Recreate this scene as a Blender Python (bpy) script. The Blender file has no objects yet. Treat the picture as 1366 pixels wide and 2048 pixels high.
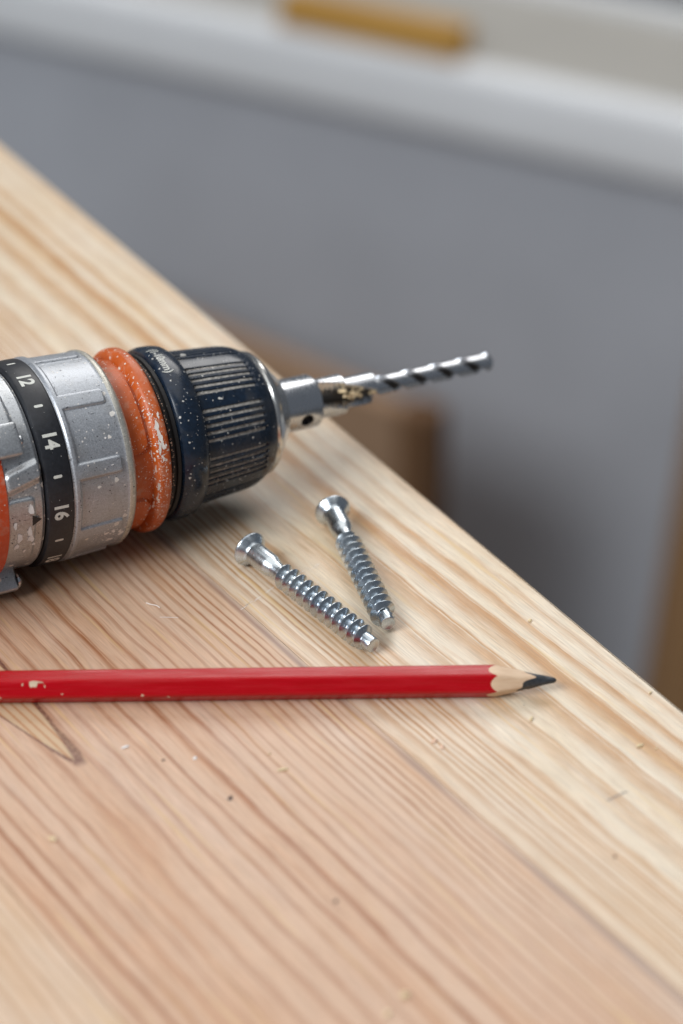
import bpy, bmesh, math, random
import numpy as np
from mathutils import Matrix, Vector
random.seed(4)
rng = np.random.default_rng(11)
scene = bpy.context.scene
COL = scene.collection
R = math.radians

# ------------------------------------------------------------------ camera, world, lamps, exposure
cam_d = bpy.data.cameras.new('camera'); cam = bpy.data.objects.new('camera', cam_d); COL.objects.link(cam)
TH = R(33.0); DIST = 0.64
cam.location = (0, -DIST * math.cos(TH), DIST * math.sin(TH))
cam.rotation_euler = (math.pi / 2 - TH, 0, 0)
cam_d.sensor_fit = 'HORIZONTAL'; cam_d.sensor_width = 24.0; cam_d.lens = 85.0
cam_d.clip_start = 0.01; cam_d.clip_end = 60
cam_d.dof.use_dof = True; cam_d.dof.focus_distance = 0.594; cam_d.dof.aperture_fstop = 6.4
cam_d.dof.aperture_blades = 9
scene.camera = cam

world = bpy.data.worlds.new('World'); scene.world = world; world.use_nodes = True
bgn = world.node_tree.nodes['Background']
bgn.inputs['Color'].default_value = (0.80, 0.88, 1.0, 1); bgn.inputs['Strength'].default_value = 0.16

def area(name, loc, target, sx, sy, power, color):
    l = bpy.data.lights.new(name, 'AREA'); l.shape = 'RECTANGLE'; l.size = sx; l.size_y = sy
    l.energy = power; l.color = color
    o = bpy.data.objects.new(name, l); COL.objects.link(o); o.location = loc
    o.rotation_euler = (Vector(target) - Vector(loc)).to_track_quat('-Z', 'Y').to_euler()
    return o
# a window behind the scene, a cooler one behind the camera on the left, plus an added overhead fill lamp standing in for ceiling bounce
area('window_light_back', (0.40, 2.3, 1.95), (0, 0, 0), 1.7, 1.3, 33, (1.0, 0.975, 0.945))
area('window_light_side', (-1.45, -1.15, 1.55), (0, 0.6, -0.3), 1.3, 1.1, 60, (0.93, 0.965, 1.0))
area('ceiling_bounce_fill', (0.0, 0.4, 2.3), (0, 0.4, 0), 2.4, 2.0, 17, (1.0, 0.98, 0.95))

scene.view_settings.view_transform = 'Standard'; scene.view_settings.look = 'None'
scene.view_settings.exposure = 0.0; scene.view_settings.gamma = 1.0
scene.render.engine = 'CYCLES'
scene.cycles.use_denoising = True
scene.cycles.max_bounces = 8

# ------------------------------------------------------------------ small helpers
def setp(o, label=None, cat=None, group=None, kind=None):
    if label: o['label'] = label
    if cat: o['category'] = cat
    if group: o['group'] = group
    if kind: o['kind'] = kind
    return o
def empty(name, loc=(0, 0, 0)):
    o = bpy.data.objects.new(name, None); COL.objects.link(o); o.location = loc; o.empty_display_size = 0.01
    return o
def mesh_obj(name, verts, faces, mat, parent=None, smooth=True, sharp=35):
    me = bpy.data.meshes.new(name); me.from_pydata([tuple(map(float, v)) for v in verts], [], faces); me.update()
    if smooth:
        me.shade_smooth()
        if sharp: me.set_sharp_from_angle(angle=R(sharp))
    me.materials.append(mat)
    o = bpy.data.objects.new(name, me); COL.objects.link(o)
    if parent: o.parent = parent
    return o
def bm_obj(name, bm, mat, parent=None, smooth=False, sharp=35):
    bmesh.ops.recalc_face_normals(bm, faces=bm.faces)
    me = bpy.data.meshes.new(name); bm.to_mesh(me); bm.free()
    if smooth:
        me.shade_smooth(); me.set_sharp_from_angle(angle=R(sharp))
    me.materials.append(mat)
    o = bpy.data.objects.new(name, me); COL.objects.link(o)
    if parent: o.parent = parent
    return o
def box_bm(c, size, bevel=0.0, seg=2, rot=None):
    bm = bmesh.new(); bmesh.ops.create_cube(bm, size=1.0)
    bmesh.ops.scale(bm, vec=size, verts=bm.verts)
    if bevel: bmesh.ops.bevel(bm, geom=bm.edges[:], offset=bevel, segments=seg, affect='EDGES', profile=0.5)
    if rot is not None: bmesh.ops.transform(bm, matrix=rot, verts=bm.verts)
    bmesh.ops.translate(bm, vec=c, verts=bm.verts)
    return bm

# ------------------------------------------------------------------ node helper
class NT:
    def __init__(s, name):
        s.m = bpy.data.materials.new(name); s.m.use_nodes = True; s.t = s.m.node_tree
        s.b = s.t.nodes['Principled BSDF']
    def n(s, typ, props=None, **ins):
        nd = s.t.nodes.new(typ)
        for k, v in (props or {}).items(): setattr(nd, k, v)
        for k, v in ins.items():
            key = int(k[1:]) if k[0] == 'i' and k[1:].isdigit() else k.replace('_', ' ')
            s.put(nd.inputs[key], v)
        return nd
    def put(s, sock, v):
        if isinstance(v, bpy.types.NodeSocket): s.t.links.new(v, sock)
        elif isinstance(v, bpy.types.Node): s.t.links.new(v.outputs[0], sock)
        else: sock.default_value = v
    def math(s, op, a, b=0.0, c=0.0, clamp=False):
        nd = s.n('ShaderNodeMath', {'operation': op, 'use_clamp': clamp}, i0=a, i1=b, i2=c); return nd.outputs[0]
    def smooth(s, x, lo, hi, a=0.0, b=1.0):
        nd = s.n('ShaderNodeMapRange', {'interpolation_type': 'SMOOTHSTEP'}, Value=x, From_Min=lo, From_Max=hi, To_Min=a, To_Max=b); return nd.outputs[0]
    def lin(s, x, lo, hi, a=0.0, b=1.0):
        nd = s.n('ShaderNodeMapRange', {}, Value=x, From_Min=lo, From_Max=hi, To_Min=a, To_Max=b); return nd.outputs[0]
    def mix(s, f, a, b, mode='MIX'):
        nd = s.n('ShaderNodeMix', {'data_type': 'RGBA', 'blend_type': mode})
        s.put(nd.inputs['Factor'], f); s.put(nd.inputs[6], a); s.put(nd.inputs[7], b); return nd.outputs[2]
    def noise(s, vec, scale, detail=3, rough=0.55, dist=0.0):
        nd = s.n('ShaderNodeTexNoise', {}, Vector=vec, Scale=scale, Detail=detail, Roughness=rough, Distortion=dist); return nd.outputs[0]
    def obj(s): return s.n('ShaderNodeTexCoord').outputs['Object']
    def scl(s, vec, v):
        nd = s.n('ShaderNodeMapping', {}, Vector=vec); nd.inputs['Scale'].default_value = v; return nd.outputs[0]
    def speck(s, vec, scale, lo, hi):
        """irregular spatter dots: 1 inside a dot"""
        warp = s.n('ShaderNodeTexNoise', {}, Vector=vec, Scale=scale * 3.0, Detail=1.0)
        wv = s.n('ShaderNodeVectorMath', {'operation': 'MULTIPLY_ADD'}, i0=warp.outputs[1], i1=(0.35 / scale,) * 3, i2=vec)
        v = s.n('ShaderNodeTexVoronoi', {'feature': 'F1'}, Vector=wv.outputs[0], Scale=scale)
        sep = s.n('ShaderNodeSeparateColor', {}, Color=v.outputs['Color'])
        r = s.math('POWER', sep.outputs[0], 3.0)
        rad = s.lin(r, 0, 1, lo, hi)
        d = s.math('SUBTRACT', rad, v.outputs['Distance'])
        return s.smooth(d, 0.0, 0.03)
    def bump(s, h, strength, dist):
        nd = s.n('ShaderNodeBump', {}, Height=h, Strength=strength, Distance=dist); s.put(s.b.inputs['Normal'], nd.outputs[0]); return nd
    def out(s, col=None, rough=None, metal=None, spec=None, coat=None):
        for k, v in (('Base Color', col), ('Roughness', rough), ('Metallic', metal), ('Specular IOR Level', spec), ('Coat Weight', coat)):
            if v is not None: s.put(s.b.inputs[k], v)
        return s.m
def rgb(r, g, b): return (r, g, b, 1.0)

# ------------------------------------------------------------------ materials
def wood_material():
    s = NT('pine')
    at = s.n('ShaderNodeAttribute', {'attribute_name': 'board'}).outputs['Vector']     # (u, w, wg) in mm
    gr = s.n('ShaderNodeAttribute', {'attribute_name': 'grain'}).outputs['Vector']     # (ring phase, latewood width, strength)
    to = s.n('ShaderNodeAttribute', {'attribute_name': 'tone'}).outputs['Vector']      # (pink, fibre, -)
    sb = s.n('ShaderNodeSeparateXYZ', {}, Vector=at); u, w, wg = sb.outputs
    sg = s.n('ShaderNodeSeparateXYZ', {}, Vector=gr); ph, lw, st = sg.outputs
    stn = s.n('ShaderNodeSeparateXYZ', {}, Vector=to); pink, fib, rwid = stn.outputs
    # wobble of the rings along the board
    vlow = s.n('ShaderNodeCombineXYZ', {}, X=s.math('MULTIPLY', u, 0.022), Y=s.math('MULTIPLY', wg, 0.045)).outputs[0]
    vmid = s.n('ShaderNodeCombineXYZ', {}, X=s.math('MULTIPLY', u, 0.09), Y=s.math('MULTIPLY', wg, 0.30)).outputs[0]
    vfib = s.n('ShaderNodeCombineXYZ', {}, X=s.math('MULTIPLY', u, 0.06), Y=s.math('MULTIPLY', wg, 1.7)).outputs[0]
    vfin = s.n('ShaderNodeCombineXYZ', {}, X=s.math('MULTIPLY', u, 0.10), Y=s.math('MULTIPLY', wg, 5.2)).outputs[0]
    vpor = s.n('ShaderNodeCombineXYZ', {}, X=s.math('MULTIPLY', u, 0.8), Y=s.math('MULTIPLY', wg, 5.0)).outputs[0]
    n1 = s.noise(vlow, 1.0, 2); n2 = s.noise(vmid, 1.0, 3, 0.6); n3 = s.noise(vfib, 1.0, 3, 0.65); n4 = s.noise(vfin, 1.0, 2, 0.7)
    n5 = s.noise(vpor, 1.0, 2, 0.6)
    wob = s.math('ADD', s.math('MULTIPLY', s.math('SUBTRACT', n1, 0.5), 3.0), s.math('MULTIPLY', s.math('SUBTRACT', n2, 0.5), 0.7))
    wob = s.math('ADD', wob, s.math('MULTIPLY', s.math('SUBTRACT', n3, 0.5), 0.22))
    wob = s.math('DIVIDE', wob, rwid)
    p = s.math('ADD', ph, wob)
    fl = s.math('FLOOR', p); fr = s.math('FRACT', p)
    rnd = s.n('ShaderNodeTexWhiteNoise', {'noise_dimensions': '1D'}, W=fl).outputs[0]
    lwv = s.math('MULTIPLY', lw, s.lin(rnd, 0, 1, 0.7, 1.3))
    fall = s.math('DIVIDE', fr, lwv)                                   # 0 at sharp edge .. 1 where latewood ends
    late = s.math('MULTIPLY', s.smooth(fall, 0.15, 1.1, 1.0, 0.0), s.smooth(fr, 0.0, 0.05))
    late = s.math('MAXIMUM', late, s.smooth(fr, 0.86, 1.0))
    rnd2 = s.n('ShaderNodeTexWhiteNoise', {'noise_dimensions': '1D'}, W=s.math('ADD', fl, 37.3)).outputs[0]
    late = s.math('MULTIPLY', late, s.math('MULTIPLY', st, s.lin(rnd2, 0, 1, 0.50, 1.25)))
    late = s.math('MULTIPLY', late, s.lin(n2, 0.25, 0.75, 0.72, 1.2))
    early = s.mix(pink, rgb(0.68, 0.58, 0.45), rgb(0.57, 0.38, 0.26))
    early = s.mix(s.smooth(n1, 0.35, 0.7), early, s.mix(pink, rgb(0.65, 0.525, 0.37), rgb(0.53, 0.335, 0.22)))
    latec = s.mix(pink, rgb(0.45, 0.235, 0.09), rgb(0.29, 0.105, 0.038))
    col = s.mix(s.math('MINIMUM', late, 1.0), early, latec)
    vtn = s.n('ShaderNodeCombineXYZ', {}, X=s.math('MULTIPLY', u, 0.012), Y=s.math('MULTIPLY', wg, 0.10), Z=3.3).outputs[0]
    tn = s.noise(vtn, 1.0, 3, 0.6)
    col = s.mix(s.math('MULTIPLY', s.smooth(tn, 0.48, 0.68), s.lin(pink, 0, 1, 0.22, 0.50)), col, s.mix(pink, rgb(0.62, 0.42, 0.24), rgb(0.50, 0.265, 0.14)))
    col = s.mix(s.math('MULTIPLY', s.smooth(tn, 0.46, 0.30), s.lin(pink, 0, 1, 0.25, 0.30)), col, s.mix(pink, rgb(0.72, 0.66, 0.57), rgb(0.60, 0.46, 0.37)))
    # faint second lines inside the wide rings
    fr2 = s.math('FRACT', s.math('ADD', s.math('MULTIPLY', p, 3.0), s.math('MULTIPLY', n1, 2.0)))
    l2 = s.math('MULTIPLY', s.smooth(fr2, 0.0, 0.5, 1.0, 0.0), s.math('MULTIPLY', s.smooth(rwid, 2.2, 4.5), s.smooth(n2, 0.40, 0.62)))
    col = s.mix(s.math('MULTIPLY', l2, 0.30), col, latec)
    # fibres
    f1 = s.lin(n3, 0.3, 0.7, 0.93, 1.07); f2 = s.lin(n4, 0.3, 0.7, 0.80, 1.20)
    ff = s.math('MULTIPLY', f1, f2)
    ff = s.math('ADD', s.math('MULTIPLY', s.math('SUBTRACT', ff, 1.0), fib), 1.0)
    cc = s.n('ShaderNodeCombineXYZ', {}, X=ff, Y=ff, Z=ff).outputs[0]
    col = s.mix(1.0, col, cc, 'MULTIPLY')
    # short dark pores and yellow resin streaks
    col = s.mix(s.smooth(n5, 0.70, 0.80, 0, 0.35), col, rgb(0.30, 0.15, 0.08))
    vst = s.n('ShaderNodeCombineXYZ', {}, X=s.math('MULTIPLY', u, 0.018), Y=s.math('MULTIPLY', wg, 0.5), Z=7.0).outputs[0]
    col = s.mix(s.smooth(s.noise(vst, 1.0, 2), 0.60, 0.72, 0, 0.40), col, rgb(0.66, 0.44, 0.17))
    # bluish dark streak beside the glue line
    gl = s.math('ABSOLUTE', s.math('SUBTRACT', wg, 63.9)); nb = s.smooth(n1, 0.3, 0.6)
    col = s.mix(s.math('MULTIPLY', s.smooth(gl, 0.2, 1.7, 0.55, 0.0), nb), col, rgb(0.20, 0.13, 0.12))
    # bark inclusion shaped like a dart
    du = s.math('SUBTRACT', u, 58.2)
    cen = s.math('ADD', s.math('MULTIPLY', du, 0.123), 129.9)
    dw = s.math('ADD', s.math('SUBTRACT', w, cen), s.math('MULTIPLY', s.math('SUBTRACT', n5, 0.5), 0.5))
    hw = s.math('MULTIPLY', s.math('POWER', s.math('MAXIMUM', du, 0.0), 0.72), 0.43)
    sd = s.math('SUBTRACT', s.math('ABSOLUTE', dw), hw)
    inside = s.math('MULTIPLY', s.smooth(sd, -0.15, 0.15, 1.0, 0.0), s.smooth(du, 0.0, 0.5))
    lines = s.math('SINE', s.math('MULTIPLY', s.math('ADD', dw, s.math('MULTIPLY', du, 0.02)), 3.1))
    dcol = s.mix(s.smooth(lines, 0.35, 0.95, 0.0, 0.75), rgb(0.54, 0.385, 0.24), rgb(0.40, 0.165, 0.055))
    col = s.mix(inside, col, dcol)
    thick = s.math('MULTIPLY', s.smooth(du, 0.0, 15.0, 1.6, 0.65), s.smooth(s.math('SUBTRACT', 0.0, dw), -1.0, 1.0, 0.45, 1.0))
    edge = s.smooth(s.math('DIVIDE', s.math('ABSOLUTE', s.math('SUBTRACT', sd, s.math('MULTIPLY', thick, 0.5))), thick), 0.45, 1.1, 1.0, 0.0)
    edge = s.math('MULTIPLY', edge, s.math('MULTIPLY', s.smooth(du, -3.2, -0.5), s.smooth(du, 45.0, 60.0, 1.0, 0.0)))
    edge = s.math('MULTIPLY', edge, s.lin(n4, 0.3, 0.6, 0.75, 1.0))
    col = s.mix(s.math('MULTIPLY', edge, s.lin(n5, 0.35, 0.60, 0.45, 1.0)), col, rgb(0.10, 0.026, 0.018))
    h = s.math('ADD', s.math('MULTIPLY', n3, 0.6), s.math('ADD', s.math('MULTIPLY', n4, 0.4), s.math('MULTIPLY', late, 0.25)))
    s.bump(h, 0.35, 0.00012)
    return s.out(col, s.lin(n3, 0.3, 0.7, 0.36, 0.48), 0.0, 0.5)

def silver_material(name, base=(0.50, 0.52, 0.56), dirt=1.0, cast=False):
    s = NT(name); v = s.obj()
    fl = s.noise(v, 2600, 2, 0.8); big = s.noise(v, 110, 4, 0.6); sc = s.noise(s.scl(v, (900, 260, 900)), 1.0, 3, 0.7, 1.2)
    col = s.mix(s.lin(fl, 0.3, 0.7), rgb(*[c * 0.78 for c in base]), rgb(*[min(1, c * 1.25) for c in base]))
    col = s.mix(s.smooth(big, 0.50, 0.72, 0, 0.35 * dirt), col, rgb(0.30, 0.29, 0.27))
    sc2 = s.noise(s.scl(v, (240, 900, 500)), 1.0, 2, 0.6, 2.5)
    col = s.mix(s.smooth(sc2, 0.65, 0.72, 0, 0.8 * dirt), col, rgb(0.06, 0.06, 0.07))
    st = s.noise(v, 180, 3, 0.6, 0.5)
    col = s.mix(s.smooth(st, 0.68, 0.78, 0, 0.55 * dirt), col, rgb(0.34, 0.24, 0.08))
    sp = s.math('MAXIMUM', s.speck(v, 420, -0.25, 0.34), s.speck(v, 1150, -0.16, 0.30))
    col = s.mix(s.math('MULTIPLY', sp, 0.9), col, rgb(0.74, 0.70, 0.64))
    blot = s.smooth(s.noise(v, 150, 4, 0.7), 0.70, 0.735)
    col = s.mix(blot, col, rgb(0.76, 0.72, 0.66))
    met = s.math('MULTIPLY', s.math('SUBTRACT', 1.0, s.math('MAXIMUM', sp, blot)), 0.55 if not cast else 0.8)
    s.bump(s.math('ADD', s.math('MULTIPLY', fl, 0.5), s.math('ADD', sc, s.math('MULTIPLY', sp, 1.5))), 0.25, 0.00012)
    return s.out(col, s.lin(fl, 0.3, 0.7, 0.30, 0.48), met, 0.5)

def black_material(name, base=(0.005, 0.011, 0.022), spat=1.2, rough=0.23):
    s = NT(name); v = s.obj()
    n = s.noise(v, 900, 3, 0.7); b = s.noise(v, 120, 3, 0.6)
    col = s.mix(s.lin(n, 0.3, 0.7), rgb(*base), rgb(*[c * 1.9 for c in base]))
    col = s.mix(s.smooth(b, 0.5, 0.75, 0, 0.35 * spat), col, rgb(0.07, 0.068, 0.065))
    sc = s.noise(s.scl(v, (1400, 300, 300)), 1.0, 2, 0.6, 1.0)
    col = s.mix(s.smooth(sc, 0.68, 0.76, 0, 0.5 * spat), col, rgb(0.13, 0.13, 0.13))
    sp = s.math('MAXIMUM', s.speck(v, 330, -0.30, 0.22 * spat), s.speck(v, 1000, -0.20, 0.26 * spat))
    col = s.mix(sp, col, rgb(0.60, 0.58, 0.54))
    s.bump(s.math('ADD', n, s.math('MULTIPLY', sp, 1.5)), 0.18, 0.0001)
    return s.out(col, s.math('ADD', s.lin(b, 0.3, 0.7, rough - 0.06, rough + 0.10), s.math('MULTIPLY', sp, 0.3)), 0.0, 0.5)

def orange_material(name, base=(0.50, 0.092, 0.012), dust=1.0):
    s = NT(name); v = s.obj()
    n = s.noise(v, 600, 3, 0.7); b = s.noise(v, 130, 4, 0.65)
    col = s.mix(s.lin(b, 0.3, 0.7), rgb(*[c * 0.88 for c in base]), rgb(*[min(1, c * 1.12) for c in base]))
    haze = s.math('MULTIPLY', s.smooth(b, 0.45, 0.66), s.smooth(n, 0.40, 0.60))
    col = s.mix(s.math('MULTIPLY', haze, 0.50 * dust), col, rgb(0.50, 0.34, 0.25))
    sp = s.math('MAXIMUM', s.speck(v, 420, -0.22, 0.30 * dust), s.speck(v, 1050, -0.10, 0.36 * dust))
    col = s.mix(sp, col, rgb(0.72, 0.64, 0.56))
    s.bump(s.math('ADD', n, s.math('MULTIPLY', sp, 1.5)), 0.15, 0.0001)
    return s.out(col, s.math('ADD', s.lin(b, 0.3, 0.7, 0.34, 0.46), s.math('MULTIPLY', haze, 0.25)), 0.0, 0.5)

def steel_material(name, base=(0.60, 0.60, 0.60), rough=0.22, aniso=False):
    s = NT(name); v = s.obj()
    n = s.noise(s.scl(v, (2600, 500, 500)), 1.0, 2, 0.6); b = s.noise(v, 300, 2)
    col = s.mix(s.smooth(b, 0.5, 0.8, 0, 0.35), rgb(*base), rgb(*[c * 0.6 for c in base]))
    s.bump(n, 0.06, 0.00005)
    return s.out(col, s.lin(n, 0.3, 0.7, rough * 0.8, rough * 1.25), 1.0)

def zinc_material():
    s = NT('zinc_plating'); v = s.obj()
    n = s.noise(v, 700, 3, 0.6); b = s.noise(v, 160, 2)
    col = s.mix(s.lin(b, 0.3, 0.7), rgb(0.48, 0.55, 0.62), rgb(0.64, 0.69, 0.72))
    return s.out(col, s.lin(n, 0.3, 0.7, 0.22, 0.32), 1.0)

def red_paint():
    s = NT('red_lacquer'); v = s.obj()
    b = s.noise(s.scl(v, (120, 900, 900)), 1.0, 3, 0.6)
    col = s.mix(s.lin(b, 0.3, 0.7), rgb(0.38, 0.001, 0.004), rgb(0.43, 0.0015, 0.008))
    sp = s.speck(v, 330, -0.42, 0.16)
    col = s.mix(sp, col, rgb(0.62, 0.48, 0.34))
    s.bump(b, 0.05, 0.00006)
    lo = s.noise(s.scl(v, (45, 700, 700)), 1.0, 3, 0.7)
    return s.out(col, s.math('ADD', s.lin(lo, 0.35, 0.65, 0.10, 0.38), s.lin(b, 0.3, 0.7, 0.0, 0.06)), 0.0, 0.36)

def plain(name, col, rough=0.6, metal=0.0, var=0.15, scale=400, bump=0.0):
    s = NT(name); v = s.obj(); n = s.noise(v, scale, 3, 0.6)
    c = s.mix(s.lin(n, 0.3, 0.7), rgb(*[x * (1 - var) for x in col]), rgb(*[min(1, x * (1 + var)) for x in col]))
    if bump: s.bump(n, bump, 0.0002)
    return s.out(c, rough, metal)

def plain_wood(name, a, b, axis=2, scale=25):
    s = NT(name); v = s.obj(); sc = [1.0, 1.0, 1.0]; sc[axis] = 0.06
    n = s.noise(s.scl(v, tuple(x * scale for x in sc)), 1.0, 4, 0.6)
    return s.out(s.mix(s.lin(n, 0.3, 0.7), rgb(*a), rgb(*b)), 0.55)

M = dict(
    pine=wood_material(),
    silver=silver_material('silver_paint', (0.40, 0.42, 0.45)),
    worn=silver_material('worn_silver', (0.50, 0.48, 0.42), 1.6),
    cast=silver_material('cast_housing', (0.46, 0.48, 0.50), 0.9, True),
    black=black_material('black_plastic'), ring=black_material('black_dial', (0.010, 0.011, 0.014), 0.5, 0.42),
    deep=black_material('black_rubber', (0.007, 0.006, 0.006), 0.35, 0.6),
    orange=orange_material('orange_plastic'), body=orange_material('orange_body', (0.60, 0.07, 0.014), 0.8),
    steel=steel_material('steel', (0.74, 0.73, 0.70), 0.20), bit=steel_material('bit_steel', (0.60, 0.62, 0.65), 0.24),
    fluteshade=steel_material('flute_shade_steel', (0.13, 0.115, 0.10), 0.34),  # darker steel: shade of the flutes put into the colour
    zinc=zinc_material(), red=red_paint(),
    dust=plain('grey_dust', (0.40, 0.37, 0.33), 0.9, 0, 0.60, 1300, 0.3),
    print_=plain('pale_print', (0.62, 0.62, 0.57), 0.6, 0, 0.12, 900),
    pencilwood=plain_wood('pencil_wood', (0.62, 0.42, 0.27), (0.74, 0.55, 0.38), 0, 900),
    lead=plain('graphite', (0.045, 0.05, 0.058), 0.36, 0.25, 0.3, 1400, 0.25),
    chipped=plain('bare_undercoat', (0.60, 0.48, 0.34), 0.7),
    crumb=plain('sawdust', (0.78, 0.64, 0.40), 0.8, 0, 0.2, 900, 0.3),
    pinkcrumb=plain('sawdust_pink', (0.74, 0.50, 0.36), 0.8), whitecrumb=plain('white_flake', (0.78, 0.76, 0.74), 0.7),
    dark=plain('dark_speck', (0.045, 0.03, 0.028), 0.8), greymark=plain('graphite_mark', (0.20, 0.18, 0.18), 0.6),
    chalk=plain('pale_scratch', (0.78, 0.72, 0.66), 0.8, 0, 0.1, 3000),
    chips=plain('wood_chips', (0.72, 0.56, 0.34), 0.8, 0, 0.35, 900, 0.4),
    hole=plain('hole_dark', (0.02, 0.016, 0.014), 0.6),
    wall=plain('grey_wall', (0.52, 0.535, 0.575), 0.8, 0, 0.05, 6), floor=plain('grey_floor', (0.30, 0.295, 0.29), 0.7, 0, 0.08, 5),
    sill=plain('white_board', (0.86, 0.87, 0.88), 0.5, 0, 0.03, 8), silltop=plain('grey_laminate', (0.46, 0.44, 0.40), 0.6, 0, 0.05, 8), batten=plain_wood('ochre_wood', (0.50, 0.26, 0.05), (0.58, 0.32, 0.07), 0, 20),
    crate=plain_wood('brown_wood', (0.30, 0.18, 0.10), (0.36, 0.22, 0.13), 0, 20), cratedark=plain_wood('dark_brown_wood', (0.13, 0.060, 0.020), (0.17, 0.08, 0.03), 2, 20),
    post=plain_wood('post_wood', (0.36, 0.19, 0.08), (0.44, 0.24, 0.10), 2, 20),
)

# ------------------------------------------------------------------ background: floor, wall, window board, crate, post
def quad(name, pts, mat):
    return mesh_obj(name, pts, [(0, 1, 2, 3)], mat, smooth=False)
FZ = -1.45
setp(quad('floor', [(-6, -4, FZ), (6, -4, FZ), (6, 7, FZ), (-6, 7, FZ)], M['floor']), kind='structure')
AZ = R(-29.1); ex = Vector((math.cos(AZ), math.sin(AZ), 0)); ey = Vector((-math.sin(AZ), math.cos(AZ), 0))
S0 = Vector((-0.0224, 1.718, 0))                       # a point below the board's front edge
ROT = Matrix.Rotation(AZ, 4, 'Z')
wm = box_bm((0, 0, 0), (5.0, 0.11, 0.808), 0.004, 2, ROT)
wall = bm_obj('wall', wm, M['wall']); wall.location = S0 + ey * 0.100 + Vector((0, 0, -1.041)); setp(wall, kind='structure')
sb = empty('window_board', S0 + Vector((0, 0, -0.636))); sb.rotation_euler = (0, 0, AZ)
setp(sb, 'long pale board capping the grey wall in the blurred background', 'window board')
bm_obj('top_board', box_bm((0, 0.124, 0.038), (4.6, 0.180, 0.072), 0.003, 2), M['silltop'], sb)
bm_obj('front_strip', box_bm((0, 0.0165, 0.0385), (4.6, 0.033, 0.078), 0.015, 4), M['sill'], sb, True)
bm_obj('back_strip', box_bm((0, 0.222, 0.044), (4.6, 0.015, 0.088), 0.002, 2), M['sill'], sb)
bt = bm_obj('batten', box_bm((0, 0, 0), (0.200, 0.034, 0.030), 0.002, 2, ROT), M['batten'])
bt.location = S0 + ex * 0.049 + ey * 0.024 + Vector((0, 0, -0.543))
setp(bt, 'short ochre wooden batten lying on the pale board behind', 'batten')
# board standing on the floor
CA = R(-39.5)
cr = empty('wooden_end_panel', (0.076, 1.320, FZ)); cr.rotation_euler = (0, 0, CA)
setp(cr, 'brown wooden panel with a darker end post, standing on the floor behind the table edge', 'panel')
bm_obj('end_post', box_bm((-0.017, 0.017, 0.345), (0.034, 0.034, 0.69), 0.003), M['cratedark'], cr)
for k in range(6):
    bm_obj('board', box_bm((-0.296, 0.017, 0.0565 + k * 0.1145), (0.522, 0.022, 0.1105), 0.002), M['crate'], cr)
bm_obj('end_post', box_bm((-0.575, 0.017, 0.345), (0.034, 0.034, 0.69), 0.003), M['cratedark'], cr)
# post
pb = bm_obj('wooden_post', box_bm((0, 0, 0.515), (0.103, 0.103, 1.03), 0.004), M['post']); pb.location = (0.311, 1.268, FZ); pb.rotation_euler = (0, R(4.0), 0)
setp(pb, 'blurred brown wooden post at the right edge, beyond the table', 'post')

# ------------------------------------------------------------------ the table top
E1 = np.array([0.080238, -0.085417]); UU = np.array([-0.526759, 0.850015]); NN = np.array([-0.850015, -0.526759])
def gfun(u): return 8.0 * np.tanh(np.asarray(u, float) / 150.0)
rings = [-30, -20, -11, -5.5, 1.8, 8.4, 13.5, 22.6, 35.2, 43.9, 45.7, 47.4, 49.0, 50.8, 52.6, 54.2, 56.0, 57.6, 62.7, 64.2, 66, 68, 70, 72.3, 74.6, 77.1, 79.8, 83, 86.6, 89.4,
         92, 96, 101.2, 107.5, 113, 118, 124, 131, 135.5, 139.6, 144, 148.4, 152.6, 156.5, 160]
while rings[-1] < 620: rings.append(rings[-1] + random.choice((2.2, 2.6, 3.4)) * (1.6 if rings[-1] > 240 else 1))
rings = np.array(rings, float); rings[5:45] += rng.uniform(-.18, .18, 40) * np.diff(rings)[4:44]
kp = np.array([-40, 40, 44, 58, 62, 64, 78, 84, 120, 158, 161, 700.])
lwk = np.array([.62, .60, .50, .46, .46, .40, .38, .28, .25, .28, .45, .45])
stk = np.array([.88, .88, .95, 1.0, .85, .92, .9, .88, .95, .95, .50, .55])
pkk = np.array([0, 0, .25, .30, .35, .8, .9, 1, 1, 1, .55, .40])
fbk = np.array([1.25, 1.25, 1.0, .9, .9, .8, .8, .9, 1, 1, .8, .8])
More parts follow.
